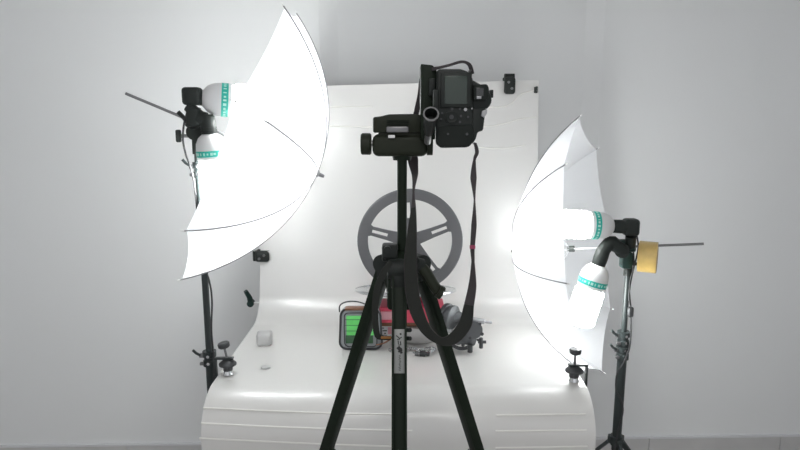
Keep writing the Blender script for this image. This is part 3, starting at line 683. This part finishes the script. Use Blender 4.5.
# mechanical unit on the right
t = thing('pump_motor', 'grey cast metal motor with a protruding steel shaft, right of the tripod', 'machine part', (at(465, 349, 1.74).x, 1.76, TZ))
def mp(px, py, dy=0): return at(px, py, 1.75 + dy)
ds = Vector((.72, -.69, -.02)).normalized()
c_ = mp(444, 315)
MB().lathe(c_, Vector((.80, -.59, -.05)), [(0, .0), (0, .034), (.003, .038), (.014, .038), (.016, .032), (.026, .032), (.028, .037), (.034, .037), (.036, .034), (.036, 0)], 30).done('flange', 'cast', t)
MB().tube([c_ + Vector((-.014, -.02, .018)), c_ + Vector((.0, -.03, .0)), c_ + Vector((-.002, -.024, -.024))], .008, 10, smooth=4).done('flange_boss', 'castd', t)
MB().lathe(mp(452, 317), X, [(0, 0), (0, .022), (.02, .020), (.03, .014), (.055, .012), (.055, 0)], 24).done('neck', 'cast', t)
MB().lathe(mp(467, 319), mp(493, 323) - mp(467, 319), [(0, 0), (0, .012), (.010, .013), (.012, .0085), (.052, .0080), (.056, .0045), (.076, .0038), (.078, 0)], 18).done('shaft', 'alu', t)
bd = MB().box(mp(468, 335), (.052, .05, .052), Matrix.Rotation(.2, 3, 'Y'), bev=.010, seg=3).cyl(mp(474, 330, -.035), mp(474, 330, .02), .026, n=20).cyl(mp(458, 338, -.02), mp(458, 338, .03), .021, n=20)
bd = bd.done('housing', 'cast', t)
for i, (px, py) in enumerate(((455, 330), (466, 326), (480, 324), (482, 334), (478, 340), (463, 345), (470, 338))):
    MB().cyl(mp(px, py, -.03), mp(px, py, -.044), .006 if i % 2 else .0045, n=6).done('bolt', 'castd', bd)
MB().tube([mp(449, 343, -.02), mp(458, 348, -.025), mp(466, 348, -.025), mp(472, 344, -.02)], .006, 8, smooth=4).cyl(mp(470, 345, -.03), mp(470, 352.0, -.03) , .008, n=10).done('pipe', 'castd', t)
MB().cyl(mp(481, 338, -.02), mp(481, 348, -.02), .006, n=8).cyl(mp(478, 342, -.02), mp(486, 342, -.02), .005, n=8).done('fitting', 'castd', t)
MB().tube([mp(438, 334, -.04), mp(446, 330, -.035), mp(455, 333, -.03)], .007, 8, smooth=3).done('outlet', 'alu', t)
# chain
t = thing('chain', 'loose steel chain lying on the white sheet in front of the pot', 'chain', at(420, 350, 1.74))
pts = catmull([Vector((at(x, y, 1.7).x, 0, 0)) + Vector((0, .70 / math.tan(PITCH + math.atan((y - 225) / FPX)), TZ + .006)) for x, y in ((388, 351), (394, 353), (404, 353), (412, 350), (420, 352), (428, 350), (436, 350.5), (430, 354), (422, 355), (414, 354))], 24)
acc = 0; last = pts[0]; n = 0
for a_, b_ in zip(pts, pts[1:]):
    acc += (b_ - a_).length
    if acc > .0088:
        acc = 0; d = (b_ - a_).normalized(); n += 1
        R = Matrix((d, Z.cross(d).normalized(), Z)).transposed() @ Matrix.Rotation((n % 2) * 1.2 + .2, 3, 'X')
        lk = [b_ + R @ Vector((.0075 * math.cos(q), .0046 * math.sin(q), 0)) for q in [i * math.pi / 5 for i in range(10)]]
        MB().tube(lk, .0015, 5, closed=True).done('link', 'chrome', t)
# dark fitting by the chain
q = Vector((at(424, 355, 1.7).x, .70 / math.tan(PITCH + math.atan(131 / FPX)), TZ))
t = thing('brass_nut', 'small dark threaded fitting lying next to the chain', 'fitting', q)
t.name = 'threaded_fitting'; W[t.name] = q
MB().cyl(q + Vector((-.012, 0, .009)), q + Vector((.004, -.003, .009)), .009, n=6).done('hexagon', 'castd', t)
MB().cyl(q + Vector((.004, -.003, .009)), q + Vector((.016, -.006, .008)), .006, n=12).done('thread', 'castd', t)
MB().cyl(q + Vector((-.028, .0, .008)), q + Vector((-.016, 0, .008)), .0065, n=10).done('ring', 'steel', t)
# white cube and small wedge on the left of the sheet
q = Vector((at(263, 347, 1.7).x, 1.785, TZ))
q.x = (263 - 400) / FPX * 1.87
o = MB().box((q.x, 1.80, TZ + .0215), (.048, .045, .041), Matrix.Rotation(.15, 3, 'Z'), bev=.009, seg=3).done('white_block', 'milky'); tag(o, 'small rounded white block alone on the left of the sheet', 'block')
q2 = Vector(((272 - 400) / FPX * 1.80, .70 / math.tan(PITCH + math.atan(143 / FPX)), TZ))
o = MB().lathe((q2.x, q2.y, TZ + .0008), Z, [(0, 0), (0, .014), (.004, .012), (.007, 0)], 20).done('plastic_cap', 'milky'); tag(o, 'little flat pale cap in front of the white block', 'cap')
